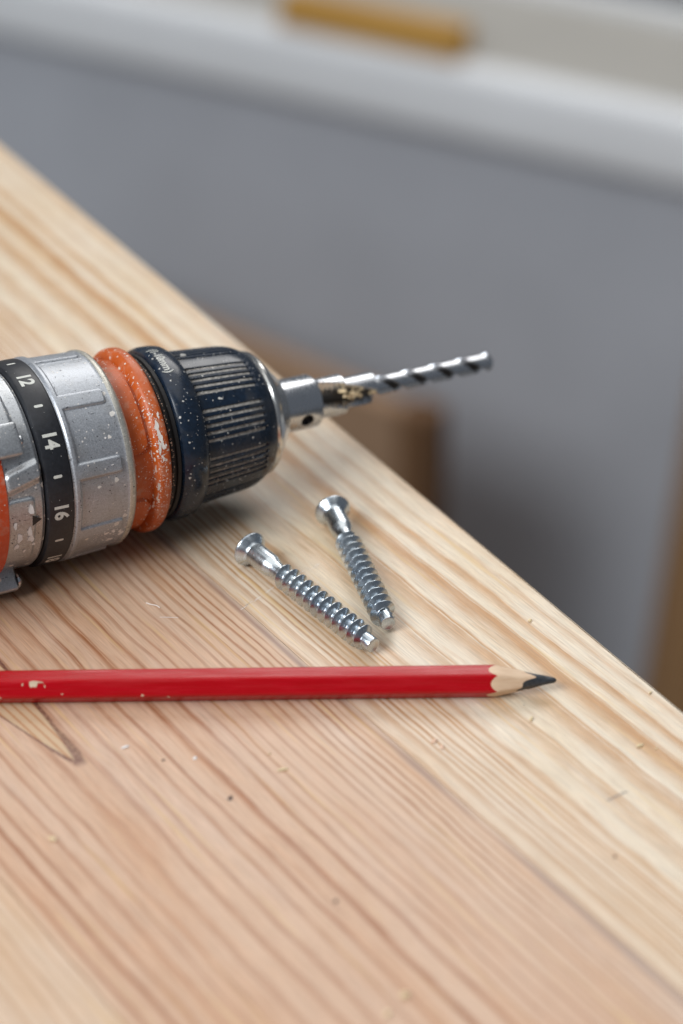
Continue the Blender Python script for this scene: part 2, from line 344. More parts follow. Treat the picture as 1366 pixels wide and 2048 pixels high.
def plank(w0f, w1f, us, nw, zt, zb, name):
    """one glued board between the curves w0f(u) and w1f(u) (mm)"""
    us = np.asarray(us, float); vs = np.linspace(0, 1, nw)
    g = 0.06                                            # half joint in mm
    U2, V2 = np.meshgrid(us, vs, indexing='ij')
    W2 = (w0f(U2) + g) * (1 - V2) + (w1f(U2) - g) * V2
    nu = len(us)
    verts = []; uw = []
    def push(U_, W_, Z_):
        P = E1[None] + (UU[None] * U_[:, None] + NN[None] * W_[:, None]) / 1000
        for (x, y), z in zip(P, Z_): verts.append((x, y, z))
        uw.append(np.stack([U_, W_], 1))
    # chamfered section: bottom, side, chamfer, top ...
    c0 = 0.9 if w0f(0.0) < 1 else 0.12
    cols = []
    def addcol(Wc, z): 
        i = len(verts); push(us, Wc, np.full(nu, z)); cols.append(list(range(i, i + nu)))
    addcol(W2[:, 0], zb); 
    if c0 > 0.5:
        for a in (0, 30, 60):
            addcol(W2[:, 0] + c0 * (1 - math.cos(R(a))), zt - (c0 - c0 * math.sin(R(a))) / 1000)
    else:
        addcol(W2[:, 0], zt - 0.00012)
    for j in range(nw):
        off = c0 if j == 0 else (-0.12 if j == nw - 1 else 0)
        addcol(W2[:, j] + off, zt)
    addcol(W2[:, -1], zt - 0.00012); addcol(W2[:, -1], zb)
    faces = []
    for a, b in zip(cols[:-1], cols[1:]):
        for i in range(nu - 1): faces.append((a[i], b[i], b[i + 1], a[i + 1]))
    b0, b1 = cols[0], cols[-1]
    for i in range(nu - 1): faces.append((b1[i], b0[i], b0[i + 1], b1[i + 1]))
    faces.append(tuple(c[0] for c in reversed(cols))); faces.append(tuple(c[-1] for c in cols))
    o = mesh_obj(name, verts, faces, M['pine'], table, smooth=False)
    me = o.data
    q = np.concatenate(uw); u = q[:, 0]; w = q[:, 1]; wg = w - gfun(u)
    ph = np.interp(wg, rings, np.arange(len(rings)))
    def attr(nm, arr):
        a = me.attributes.new(nm, 'FLOAT_VECTOR', 'POINT'); a.data.foreach_set('vector', np.ascontiguousarray(arr, np.float32).ravel())
    attr('board', np.stack([u, w, wg], 1))
    attr('grain', np.stack([ph, np.interp(wg, kp, lwk), np.interp(wg, kp, stk)], 1))
    attr('tone', np.stack([np.interp(wg, kp, pkk), np.interp(wg, kp, fbk), np.interp(wg, (rings[1:] + rings[:-1]) / 2, np.diff(rings))], 1))
    return o
table = empty('pine_table_top', tuple(E1) + (0.0,)); table.location = (0, 0, 0)
setp(table, 'pale pine table top of glued boards that everything lies on', 'table top')
us = np.concatenate([np.arange(-300, -100, 20), np.arange(-100, 400, 5.0), np.arange(400, 601, 20)])
plank(lambda u: 0 * u, lambda u: 62.7 + gfun(u), us, 90, 0.0, -0.022, 'plank')
plank(lambda u: 62.7 + gfun(u), lambda u: 160 + gfun(u), us, 120, 0.0, -0.022, 'plank')
plank(lambda u: 160 + gfun(u), lambda u: 262 + gfun(u), us, 60, 0.0, -0.022, 'plank')
plank(lambda u: 262 + gfun(u), lambda u: 370 + gfun(u), us, 60, 0.0, -0.022, 'plank')
plank(lambda u: 370 + gfun(u), lambda u: 480 + 0 * u, us, 60, 0.0, -0.022, 'plank')

# ------------------------------------------------------------------ the drill
DA = Vector((-0.077293, -0.017152, 0.0268)); DX = Vector((0.879458, 0.472787, -0.055)).normalized()
DZ = (Vector((0, 0, 1)) - DX * DX.z).normalized(); DY = DZ.cross(DX)
drill = empty('power_drill')
drill.matrix_world = Matrix(((DX.x, DY.x, DZ.x, DA.x), (DX.y, DY.y, DZ.y, DA.y), (DX.z, DY.z, DZ.z, DA.z), (0, 0, 0, 1)))
setp(drill, 'used orange, silver and black power drill with paint spatter lying on the table', 'power drill')
def cyl(t, al, r):                                     # mm, degrees -> local metres
    a = R(al); return (t / 1000, -r * math.sin(a) / 1000, r * math.cos(a) / 1000)
def lathe(name, prof, mat, parent, n=128, sharp=30, closed=False):
    verts = []; faces = []
    for t, r in prof:
        for k in range(n): verts.append(cyl(t, 360 * k / n, max(r, 1e-4)))
    m = len(prof)
    for j in range(m - 1 if not closed else m):
        a = j * n; b = ((j + 1) % m) * n
        for k in range(n): faces.append((a + k, a + (k + 1) % n, b + (k + 1) % n, b + k))
    return mesh_obj(name, verts, faces, mat, parent, sharp=sharp)
def relief(name, ts, rf, mat, parent, n=720, sharp=50):
    al = np.arange(n) * 360.0 / n; verts = []
    for t in ts:
        rr = rf(t, al)
        a = np.radians(al)
        verts += list(zip(np.full(n, t / 1000), -rr * np.sin(a) / 1000, rr * np.cos(a) / 1000))
    faces = []
    for j in range(len(ts) - 1):
        for k in range(n): faces.append((j * n + k, j * n + (k + 1) % n, (j + 1) * n + (k + 1) % n, (j + 1) * n + k))
    return mesh_obj(name, verts, faces, mat, parent, sharp=sharp)
def sst(x, lo, hi):
    x = np.clip((np.asarray(x, float) - lo) / (hi - lo), 0, 1); return x * x * (3 - 2 * x)
def wrap180(a): return (np.asarray(a) + 180) % 360 - 180
def rrect(da, dt, ha, ht, rad, soft):                  # rounded rectangle mask in mm
    qx = np.abs(da) - (ha - rad); qy = np.abs(dt) - (ht - rad)
    d = np.sqrt(np.maximum(qx, 0) ** 2 + np.maximum(qy, 0) ** 2) + np.minimum(np.maximum(qx, qy), 0) - rad
    return 1 - sst(d, -soft / 2, soft / 2)

def wrap_mesh(name, me_src, mat, parent, t0, a0, r, lift=0.06):
    """lay a flat mesh (x -> round the barrel, y -> along the axis, mm) on the barrel"""
    vs = [cyl(t0 + v.co.y, a0 + math.degrees(v.co.x / r), r + lift) for v in me_src.vertices]
    fs = [tuple(p.vertices) for p in me_src.polygons]
    return mesh_obj(name, vs, fs, mat, parent, smooth=False)
def text_mesh(txt, size, xs=1.0, bold=0.0):
    c = bpy.data.curves.new('txt', 'FONT'); c.body = txt; c.size = size; c.align_x = 'CENTER'; c.align_y = 'CENTER'; c.offset = bold
    c.resolution_u = 4
    o = bpy.data.objects.new('txt', c); COL.objects.link(o)
    dg = bpy.context.evaluated_depsgraph_get(); me = bpy.data.meshes.new_from_object(o.evaluated_get(dg))
    bpy.data.objects.remove(o); bpy.data.curves.remove(c)
    for v in me.vertices: v.co.x *= xs
    bm = bmesh.new(); bm.from_mesh(me); bmesh.ops.triangulate(bm, faces=bm.faces); bm.to_mesh(me); bm.free()
    return me
def pill_mesh(L, Wd):
    bm = bmesh.new(); n = 8; pts = []
    for k in range(n + 1): pts.append((Wd / 2 * math.cos(math.pi * k / n), L / 2 - Wd / 2 + Wd / 2 * math.sin(math.pi * k / n)))
    for k in range(n + 1): pts.append((-Wd / 2 * math.cos(math.pi * k / n), -L / 2 + Wd / 2 - Wd / 2 * math.sin(math.pi * k / n)))
    bm.faces.new([bm.verts.new((x, y, 0)) for x, y in pts]); me = bpy.data.meshes.new('pill'); bm.to_mesh(me); bm.free(); return me

# body shell and handle (mostly out of frame)
body = lathe('motor_housing', [(-17, 20), (-17, 25.6), (-17.4, 26.2), (-24, 26.9), (-45, 29.2), (-80, 31.2), (-118, 31.2), (-132, 29), (-139, 24), (-142, 12), (-142, 0)], M['body'], drill, 96)
bmh = bmesh.new()
hs = []
for k, (d, hx, hz) in enumerate([(18, 25, 17), (45, 21, 16.5), (75, 20, 16), (105, 21, 17), (124, 25, 19)]):
    ring_ = []
    for q in range(24):
        a = 2 * math.pi * q / 24; sx = math.copysign(abs(math.cos(a)) ** 0.7, math.cos(a)); sz = math.copysign(abs(math.sin(a)) ** 0.7, math.sin(a))
        ring_.append(bmh.verts.new(((-92 - d * 0.14 + hx * sx) / 1000, d / 1000, (hz * sz) / 1000)))
    hs.append(ring_)
for a, b in zip(hs[:-1], hs[1:]):
    for q in range(24): bmh.faces.new((a[q], a[(q + 1) % 24], b[(q + 1) % 24], b[q]))
bmh.faces.new(hs[0]); bmh.faces.new(hs[-1])
bm_obj('handle', bmh, M['deep'], drill, True)
bm_obj('battery', box_bm((-0.108, 0.145, 0.001), (0.098, 0.046, 0.056), 0.006, 3), M['ring'], drill)

# gearbox housing with bosses
def housing(t, al):
    r = np.full(len(al), 25.5)
    r = r - 0.5 * sst(t, -8.6, -7.8)
    arc = lambda c: np.radians(wrap180(al - c)) * 25.5
    r = r + 1.1 * rrect(arc(64.5) + 0.25 * (t + 11), t + 12.5, 2.3, 4.6, 1.2, 1.8)
    r = r + 0.5 * rrect(arc(100), t + 14, 10.0, 3.4, 1.0, 0.8)
    r = r + 0.8 * rrect(arc(25), t + 15, 7.0, 3.0, 1.0, 1.2)
    return r
hs_ = relief('gearbox_housing', np.concatenate([[-17.6], np.linspace(-17.5, -7.7, 40), [-7.6]]), lambda t, al: housing(t, al) if -17.55 < t < -7.65 else np.full(len(al), 23.0), M['cast'], drill)
def block(name, t0, t1, a0, a1, r0, r1, mat, parent, bevel=0.5, n=6):
    bm = bmesh.new(); vv = {}
    for i, t in enumerate((t0, t1)):
        for k in range(n + 1):
            a = a0 + (a1 - a0) * k / n
            for j, r in enumerate((r0, r1)): vv[i, k, j] = bm.verts.new(Vector(cyl(t, a, r)) * 1000)
    for k in range(n):
        for j in (0, 1): bm.faces.new((vv[0, k, j], vv[0, k + 1, j], vv[1, k + 1, j], vv[1, k, j]))
        for i in (0, 1): bm.faces.new((vv[i, k, 0], vv[i, k + 1, 0], vv[i, k + 1, 1], vv[i, k, 1]))
    for k in (0, n): bm.faces.new((vv[0, k, 0], vv[1, k, 0], vv[1, k, 1], vv[0, k, 1]))
    bmesh.ops.recalc_face_normals(bm, faces=bm.faces)
    es = [e for e in bm.edges if len(e.link_faces) == 2 and e.calc_face_angle(0) > 0.6]
    bmesh.ops.bevel(bm, geom=es, offset=bevel, segments=3, affect='EDGES', profile=0.5)
    bmesh.ops.scale(bm, vec=(.001,) * 3, verts=bm.verts)
    return bm_obj(name, bm, mat, parent, True, 40)
block('clamp_boss', -24, -11.6, 36, 54, 24.5, 28.3, M['cast'], drill, 0.9)
lug = block('screw_lug', -21, -13.0, 138, 152, 24.0, 31.0, M['cast'], drill, 0.7)
def dome(name, t, al, r, rad, h, mat, parent):         # screw head whose axis runs along the drill
    c = Vector(cyl(t, al, r)); verts = []; faces = []; n = 20
    prof = [(0, rad), (h * .35, rad), (h * .75, rad * .75), (h, rad * .4), (h * 1.02, 0.01)]
    for x, q in prof:
        for k in range(n): verts.append((c.x + x / 1000, c.y + q * math.sin(2 * math.pi * k / n) / 1000, c.z + q * math.cos(2 * math.pi * k / n) / 1000))
    for j in range(len(prof) - 1):
        for k in range(n): faces.append((j * n + k, j * n + (k + 1) % n, (j + 1) * n + (k + 1) % n, (j + 1) * n + k))
    return mesh_obj(name, verts, faces, mat, parent)
dome('screw_head', -13.0, 141, 28.6, 1.9, 1.5, M['bit'], lug)
dome('screw_head', -11.6, 46, 26.3, 1.3, 0.9, M['bit'], drill)
# black arrow on the housing
tri = bpy.data.meshes.new('tri'); tri.from_pydata([(-1.5, -1.15, 0), (1.5, -1.15, 0), (0, 1.35, 0)], [], [(0, 1, 2)])
wrap_mesh('arrow_mark', tri, M['hole'], hs_, -10.2, 91, 25.5, 0.56)
def blob_mesh(rx, ry, n=18, jag=0.35, seed=0):
    rr = random.Random(seed); pts = []; ph = [rr.uniform(0, 6.28) for _ in range(4)]
    for k in range(n):
        a = 2 * math.pi * k / n; f = 1 + jag * (0.5 * math.sin(2 * a + ph[0]) + 0.35 * math.sin(3 * a + ph[1]) + 0.3 * math.sin(5 * a + ph[2]))
        pts.append((rx * f * math.cos(a), ry * f * math.sin(a), 0))
    me = bpy.data.meshes.new('blob'); me.from_pydata(pts, [], [tuple(range(n))]); return me
for i, (t, al, rx, ry) in enumerate([(-11.6, 84, 1.5, .6), (-12.0, 98, 1.3, .7), (-11.6, 103, 1.0, .8), (-14.6, 101, 1.2, .8), (-15.8, 92, .9, .5), (-15.2, 107, .9, .6), (-10.8, 107.5, .5, .4), (-13, 112, .5, .4)]):
    wrap_mesh('paint_splash', blob_mesh(rx, ry, seed=i), M['whitecrumb'], hs_, t, al, 25.5, 0.62)

# black number dial
dial = lathe('number_dial', [(-7.6, 22), (-7.4, 24.6), (-7.2, 25.6), (-6.9, 26.1), (-6.4, 26.25), (-1.0, 26.25), (-0.55, 26.1), (-0.4, 25.4), (-0.4, 22)], M['ring'], drill)
for k in range(9):
    num = str(2 * (k + 1) + 8) if 2 * (k + 1) + 8 <= 22 else str(2 * (k - 6))
    wrap_mesh('number', text_mesh(num, 5.0, 0.95, 0.17), M['print_'], dial, -4.0, -31 + 40 * k, 26.25, 0.05)
    wrap_mesh('tick', pill_mesh(2.3, 0.75), M['print_'], dial, -4.0, -11 + 40 * k, 26.25, 0.05)

# silver torque sleeve with raised fingers
def sleeve(t, al):
    base = 25.75 - 0.045 * t
    arc = np.radians(wrap180((al - 29.5) % 40 - 0 if False else ((al - 29.5 + 20) % 40) - 20)) * 25.4
    f = rrect(arc, t - 5.0, 1.95, 8.2, 0.8, 0.5)
    band = 1 - sst(t, 1.4, 1.9)
    web = rrect(arc, t, 3.6, 4.6, 2.4, 1.0)
    r = base + 0.62 * np.maximum(np.maximum(f, band), web * 0.0)
    lip = sst(t, 14.3, 14.9) * 0.16
    r = r + lip - 1.1 * sst(t, 15.7, 16.9) ** 2
    r = r - 0.55 * (1 - sst(t, 0.0, 0.5))
    return r
tsl = np.concatenate([np.linspace(-0.25, 2.4, 14), np.linspace(2.7, 12.3, 22), np.linspace(12.6, 16.9, 22)])
slv = relief('torque_sleeve', np.concatenate([[-0.3], tsl, [17.0]]), lambda t, al: sleeve(t, al) if -0.28 < t < 16.95 else np.full(len(al), 21.0), M['silver'], drill)
for i in range(26):
    t = random.uniform(9.5, 14.5) if i < 14 else random.uniform(2, 15); al = random.uniform(112, 126) if i < 16 else random.uniform(-20, 110)
    s_ = 1.0 if i < 16 else 0.4
    wrap_mesh('paint_splash', blob_mesh(random.uniform(.2, .7) * s_, random.uniform(.2, .9) * s_, 12, .5, 50 + i), M['whitecrumb'], slv, t, al, float(sleeve(t, np.array([al]))[0]), 0.06)

lathe('worn_lip', [(14.75, 24.6), (14.8, 25.33), (15.0, 25.42), (15.9, 25.36), (16.5, 25.0), (16.95, 24.4), (17.05, 23.0)], M['worn'], drill, 180, 40)

# orange ring: neck with raised pads, then a rounded flange
def oring(t, al):
    arc = np.radians(wrap180(((al - 40 + 45) % 90) - 45)) * 22
    pad = rrect(arc, t - 16.5, 10.6, 5.6, 2.2, 0.55)
    r = 21.55 + 0.85 * pad
    x = (t - 25.2) / 2.3
    fl = max(0.0, 1 - abs(x) ** 3.4) ** 0.5 if abs(x) < 1 else 0.0
    r = np.maximum(r, 21.6 + 2.5 * fl) + 0.0 * al
    return r
tso = np.concatenate([np.linspace(16.6, 22.3, 26), np.linspace(22.4, 27.5, 34)])
org = relief('orange_ring', np.concatenate([tso, [27.55]]), lambda t, al: oring(t, al) if t < 27.52 else np.full(len(al), 18.0), M['orange'], drill)
for i, (t, al, rx, ry) in enumerate([(24.6, 55, 2.2, .8), (25.0, 62, 2.4, .7), (24.3, 66, 1.8, .5), (22.9, 71, 1.3, .35), (23.1, 79, 1.5, .3), (23.6, 91, 1.6, .7), (23.4, 99, 1.4, .55), (23.0, 108, 1.3, .5), (22.8, 113, .9, .45), (25.6, 47, .8, .4), (24.8, 73, .8, .4), (25.8, 66, .7, .4)]):
    wrap_mesh('dust_patch', blob_mesh(rx * .8, ry * .8, 20, .6, 90 + i), M['chalk'], org, t, al, float(oring(t, np.array([al]))[0]), 0.07)

# dark gap and chuck
lathe('rubber_washer', [(27.5, 15), (27.5, 21.2), (28.0, 21.9), (28.6, 21.9), (28.9, 20.9), (29.5, 20.9), (29.7, 21.5), (30.6, 21.6), (30.9, 15)], M['deep'], drill)
chuck_prof_r = lambda t: 20.45 - 0.085 * (t - 39.5) - 3.2 * np.clip((t - 52.5) / 9.0, 0, 1) ** 2.6
GROUPS, PER, SP = 10, 36.0, 5.5
def grip(t, al):
    r = np.full(len(al), chuck_prof_r(t))
    ga = ((al - 13.5 + 7) % PER) - 7
    near = np.min(np.abs(ga[None] - (np.arange(5) * SP)[:, None]), axis=0)
    arc = np.radians(near) * 20
    end = 1 - sst(t, 55.6, 57.0)
    return r - 0.95 * (1 - sst(arc, 0.34, 0.46)) * end
chuck = relief('chuck_sleeve', np.concatenate([[38.6], np.linspace(39.0, 55.2, 12), np.linspace(55.6, 61.0, 18)]), grip, M['black'], drill, n=1440, sharp=50)
def collar(name, mat, parent):
    return lathe(name, [(30.9, 17), (30.9, 21.6), (31.2, 22.2), (31.9, 22.65), (33.0, 22.85), (35.5, 22.75), (37.2, 22.4), (38.3, 21.6), (38.9, 20.8), (39.2, 20.1), (39.2, 17)], mat, parent)
colr = collar('chuck_collar', M['black'], drill)
wrap_mesh('print', text_mesh('(1-10mm)', 3.2, 0.9, 0.06), M['print_'], colr, 33.6, 4.5, 22.83, 0.05)
# grey dust packed in the grooves: one strip each
sm = None
for gi in range(GROUPS):
    for k in range(5):
        a0 = 13.5 + PER * gi + k * SP
        verts = []; faces = []; tt = np.linspace(39.3, 56.0, 8); rr = random.Random(gi * 7 + k)
        for t in tt:
            r = float(chuck_prof_r(t)) - 0.38 - (0.12 * rr.random())
            hw_ = math.degrees(0.40 / 20)
            for da in (-hw_, 0, hw_): verts.append(cyl(t, a0 + da, r))
        for j in range(len(tt) - 1):
            for q in (0, 1): faces.append((j * 3 + q, j * 3 + q + 1, j * 3 + q + 4, j * 3 + q + 3))
        mesh_obj('groove_dust', verts, faces, M['dust'], chuck, smooth=False)
lathe('chuck_nose', [(60.4, 14), (60.5, 16.3), (61.0, 16.6), (61.6, 16.45), (62.6, 15.6), (64.2, 13.6), (66.0, 11.2), (67.3, 9.8), (67.9, 9.0), (68.0, 4)], M['steel'], drill, 96, 25)

def specks(name, parent, n, rfun, tgen, agen, smin, smax, mat, seed):
    rr = random.Random(seed); V = []; F = []
    for i in range(n):
        t0 = tgen(rr); a0 = agen(rr); k = 7; sx = rr.uniform(smin, smax) * rr.uniform(.4, 1.0); sy = rr.uniform(smin, smax) * rr.uniform(.4, 1.0); b = len(V); ph0 = rr.uniform(0, 6)
        for q in range(k):
            f = rr.uniform(.6, 1.25); a = 2 * math.pi * q / k + ph0
            t = t0 + sy * f * math.cos(a); al = a0 + math.degrees(sx * f * math.sin(a) / 23)
            V.append(cyl(t, al, float(rfun(t, np.array([al]))[0]) + 0.07))
        F.append(tuple(range(b, b + k)))
    o = mesh_obj(name, V, F, mat, parent, smooth=False); o['kind'] = 'stuff'; return o
specks('dust_specks', org, 330, oring, lambda q: min(27, max(17.2, q.gauss(24.2, 1.3))), lambda q: q.gauss(72, 30), .07, .26, M['chalk'], 1)
specks('dust_specks', org, 160, oring, lambda q: q.uniform(17.2, 23), lambda q: q.uniform(-10, 130), .05, .15, M['chalk'], 2)
specks('paint_specks', slv, 120, sleeve, lambda q: q.uniform(5, 16.2), lambda q: q.gauss(120, 7), .08, .35, M['whitecrumb'], 3)
specks('paint_specks', slv, 150, sleeve, lambda q: q.uniform(1, 14.5), lambda q: q.uniform(-20, 115), .04, .13, M['whitecrumb'], 4)
specks('grime_specks', slv, 90, sleeve, lambda q: q.uniform(1, 14.5), lambda q: q.uniform(-20, 120), .04, .22, M['dark'], 5)
specks('paint_specks', hs_, 130, housing, lambda q: q.uniform(-16, -8.6), lambda q: q.gauss(108, 12), .05, .22, M['whitecrumb'], 6)
specks('grime_specks', hs_, 60, housing, lambda q: q.uniform(-16.8, -8.6), lambda q: q.uniform(20, 120), .05, .25, M['dark'], 7)
specks('paint_specks', colr, 90, lambda t, al: np.array([np.interp(t, [31.9, 33, 35.5, 37.2, 38.3, 38.9], [22.65, 22.85, 22.75, 22.4, 21.6, 20.8])]), lambda q: q.choice((q.uniform(33, 37), q.gauss(38.3, .3))), lambda q: q.uniform(-10, 125), .05, .22, M['whitecrumb'], 8)
specks('paint_specks', chuck, 150, lambda t, al: np.array([float(chuck_prof_r(t))]), lambda q: q.uniform(40, 59), lambda q: q.choice((q.uniform(-10, 130), q.gauss(115, 12))), .04, .18, M['whitecrumb'], 9)
specks('brown_dust', drill, 120, lambda t, al: np.array([21.9]), lambda q: q.uniform(28.05, 28.55), lambda q: q.uniform(-10, 130), .05, .25, M['pinkcrumb'], 10)

# ------------------------------------------------------------------ the step drill bit held in the chuck
bit = empty('step_drill_bit'); bit.matrix_world = drill.matrix_world.copy()
setp(bit, 'steel countersink step drill bit clamped in the drill chuck', 'drill bit')
bcol = lathe('collar', [(58, 2.4), (58, 7.15), (78.2, 7.15), (78.75, 6.9), (78.95, 5.4), (78.95, 2.4)], M['bit'], bit, 96, 25, closed=True)
# the set screw hole, cut into the collar
hd = Vector((0, *cyl(0, 103, 1)[1:])).normalized(); hq = hd.to_track_quat('Z', 'Y').to_matrix().to_4x4()
cb = bmesh.new(); bmesh.ops.create_cone(cb, cap_ends=True, segments=32, radius1=0.00185, radius2=0.00185, depth=0.0052, matrix=Matrix.Translation(Vector((0.0741, 0, 0)) + hd * 0.0070) @ hq)
cut = bm_obj('cutter', cb, M['hole'])
cut.matrix_world = bit.matrix_world.copy(); bpy.context.view_layer.update()
md = bcol.modifiers.new('cut', 'BOOLEAN'); md.operation = 'DIFFERENCE'; md.object = cut; md.solver = 'EXACT'
dg = bpy.context.evaluated_depsgraph_get(); nm = bpy.data.meshes.new_from_object(bcol.evaluated_get(dg))
bcol.modifiers.clear(); bcol.data = nm; nm.shade_smooth(); nm.set_sharp_from_angle(angle=R(25)); bpy.data.objects.remove(cut)
gs = bm_obj('grub_screw', (lambda b: (bmesh.ops.create_cone(b, cap_ends=True, segments=24, radius1=0.0017, radius2=0.0017, depth=0.001, matrix=Matrix.Translation(Vector((0.0741, 0, 0)) + hd * 0.0050) @ hq), b)[1])(bmesh.new()), M['hole'], bit)
def fluted(name, t0, t1, rfun, pitch, phase, depth, width, mat, parent, nt, n=72, fade=0.0, end_r=None):
    al = np.arange(n) * 360.0 / n; verts = []; ts = np.linspace(t0, t1, nt); faces = []; dark = []
    for t in ts:
        tw = 360.0 * (t - t0) / pitch + phase
        d = np.minimum(np.abs(wrap180(al - tw)), np.abs(wrap180(al - tw - 180)))
        fd = sst(t, t0, t0 + fade) if fade else 1.0
        dark.append(d < width * 0.86)  # groove faces that get the painted shade
        r0 = rfun(t); r = r0 * (1 - depth * fd * (1 - sst(d, width * .78, width)))
        a = np.radians(al)
        verts += list(zip(np.full(n, t / 1000), -r * np.sin(a) / 1000, r * np.cos(a) / 1000))
    for j in range(nt - 1):
        for k in range(n): faces.append((j * n + k, j * n + (k + 1) % n, (j + 1) * n + (k + 1) % n, (j + 1) * n + k))
    faces.append(tuple((nt - 1) * n + k for k in range(n)))
    o = mesh_obj(name, verts, faces, mat, parent, sharp=32); o.data.materials.append(M['fluteshade'])
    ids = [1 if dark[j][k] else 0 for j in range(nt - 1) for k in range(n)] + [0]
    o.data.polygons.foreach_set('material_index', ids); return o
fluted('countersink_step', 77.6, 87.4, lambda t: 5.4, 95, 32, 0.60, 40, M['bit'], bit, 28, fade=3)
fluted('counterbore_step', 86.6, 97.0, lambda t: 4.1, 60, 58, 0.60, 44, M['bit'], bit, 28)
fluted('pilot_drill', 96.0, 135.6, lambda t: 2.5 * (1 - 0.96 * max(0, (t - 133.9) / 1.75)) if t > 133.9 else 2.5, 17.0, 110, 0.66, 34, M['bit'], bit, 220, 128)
# wood shavings stuck in the flutes: single chips
for i in range(22):
    t = random.uniform(85.0, 99.0); al = random.uniform(35, 90); r = 5.0 if t < 87.4 else 3.5 if t < 97 else 2.3
    bmc = box_bm(Vector(cyl(t, al, r * random.uniform(.75, 1.0))), (random.uniform(.8, 2.2) / 1000, random.uniform(.5, 1.1) / 1000, random.uniform(.3, .6) / 1000), 0.0001, 1,
                 Matrix.Rotation(random.uniform(0, 3), 4, 'X') @ Matrix.Rotation(random.uniform(-.6, .6), 4, 'Z'))
    bm_obj('wood_chip', bmc, M['chips'], bit)

# ------------------------------------------------------------------ screws
def axis_matrix(p0, p1):
    x = (Vector(p1) - Vector(p0)).normalized(); z = (Vector((0, 0, 1)) - x * x.z).normalized(); y = z.cross(x)
    return Matrix(((x.x, y.x, z.x, p0[0]), (x.y, y.y, z.y, p0[1]), (x.z, y.z, z.z, p0[2]), (0, 0, 0, 1)))
def make_screw(label, p0, p1, spin):
    e = empty('confirmat_screw'); e.matrix_world = axis_matrix(p0, p1)
    setp(e, label, 'screw', 'two zinc-plated screws')
    lathe('head', [(3.2, 0.01), (3.2, 1.7), (0.35, 1.9), (0.0, 2.3), (0.0, 4.45), (0.12, 4.66), (0.45, 4.72), (0.7, 4.58), (2.0, 3.40), (2.4, 3.08), (2.8, 2.94)], M['zinc'], e, 64, 40)
    lathe('shank', [(2.6, 2.3), (2.6, 2.92), (8.9, 2.92), (9.4, 2.85), (11.0, 2.3), (11.5, 2.16), (13.2, 2.08)], M['zinc'], e, 56, 22)
    # thread: one helical surface
    pitch, t0, t1, core, crest = 2.87, 11.9, 48.2, 1.98, 3.42
    prof = [(0.0, 0), (0.47, 0), (0.50, 0.05), (0.585, 0.95), (0.60, 1.0), (0.635, 1.0), (0.655, 0.96), (0.93, 0.03), (0.96, 0), (1.0, 0)]
    n = 48; turns = (t1 - t0) / pitch; steps = int(turns * n); verts = []; faces = []; m = len(prof)
    for i in range(steps + 1):
        a = 2 * math.pi * i / n; base = t0 + pitch * (i / n) - pitch * 0.5
        f = min(1, i / (n * 1.1)) * min(1, (steps - i) / (n * 0.55)); f = f * f * (3 - 2 * f)
        for fr, hh in prof:
            r = core + (crest - core) * hh * f; t = base + fr * pitch
            verts.append((t / 1000, -r * math.sin(a + spin) / 1000, r * math.cos(a + spin) / 1000))
    for i in range(steps):
        for j in range(m - 1): faces.append((i * m + j, i * m + j + 1, (i + 1) * m + j + 1, (i + 1) * m + j))
    th = mesh_obj('thread', verts, faces, M['zinc'], e, sharp=24)
    lathe('tip', [(44.5, 1.8), (47.4, 1.86), (47.6, 1.98), (50.3, 1.98), (50.6, 1.86), (50.65, 1.7), (50.4, 1.1), (50.25, 0.5), (50.22, 0.01)], M['zinc'], e, 48, 30)
    return e
def screw_at(label, hx, hy, tx_, ty_, spin):
    # head rim and thread crests both rest on the wood
    d = Vector((tx_ - hx, ty_ - hy, 0)).normalized()
    z0 = 0.00472; z1 = 0.00342 - 0.00015
    L = 0.0470; dz = (z1 - z0); h = math.sqrt(L * L - dz * dz)
    p0 = (hx, hy, z0); p1 = (hx + d.x * h, hy + d.y * h, z1)
    return make_screw(label, p0, p1, spin)
screw_at('zinc-plated screw nearer the pencil, its head beside the drill', -0.0236, -0.0244, 0.0068, -0.0631, 0.4)
screw_at('zinc-plated screw farther from the pencil, on the right of the pair', -0.0024, -0.0064, 0.0115, -0.0554, 2.1)

# ------------------------------------------------------------------ pencil
tip = Vector((0.0508, -0.0786, 0.0)); back_ = Vector((-0.0805, -0.0812, 0.0)); pdir = (back_ - tip).normalized()
pen = empty('red_pencil'); ph_ = 0.00362
px = -pdir; py = Vector((0, 0, 1)).cross(px)
roll = R(5)
pmat = Matrix(((px.x, py.x, 0, tip.x), (px.y, py.y, 0, tip.y), (0, 0, 1, ph_), (0, 0, 0, 1))) @ Matrix.Rotation(roll, 4, 'X')
pen.matrix_world = pmat
setp(pen, 'sharpened red hexagonal pencil with a chipped spot, lying across the table', 'pencil')
NH = 120; RC = 3.5
def hexr(a, round_=0.12):                                # distance to the hexagon boundary, flats up and down
    b = ((math.degrees(a) + 30) % 60) - 30
    r = RC / math.cos(math.radians(b)); return min(r, RC * 1.105)
ang = [2 * math.pi * k / NH for k in range(NH)]
def pv(x, a, r): return (x / 1000, -r * math.sin(a) / 1000, r * math.cos(a) / 1000)
def scal(a):                                            # how far the knife cut runs back on each face
    b = ((math.degrees(a) + 30) % 60) - 30
    f = {0: 0.4, 1: 0.0, 2: 0.9, 3: 0.2, 4: 0.6, 5: 0.3}[int(((math.degrees(a) + 30) % 360) // 60)]
    return -14.2 - (1.55 + f) * max(0, 1 - (abs(b) / 29.5) ** 2.2)
verts = []; faces = []
for x in (-174.0, -90.0, -40.0, -22.0): verts += [pv(x, a, hexr(a)) for a in ang]
verts += [pv(scal(a), a, hexr(a)) for a in ang]
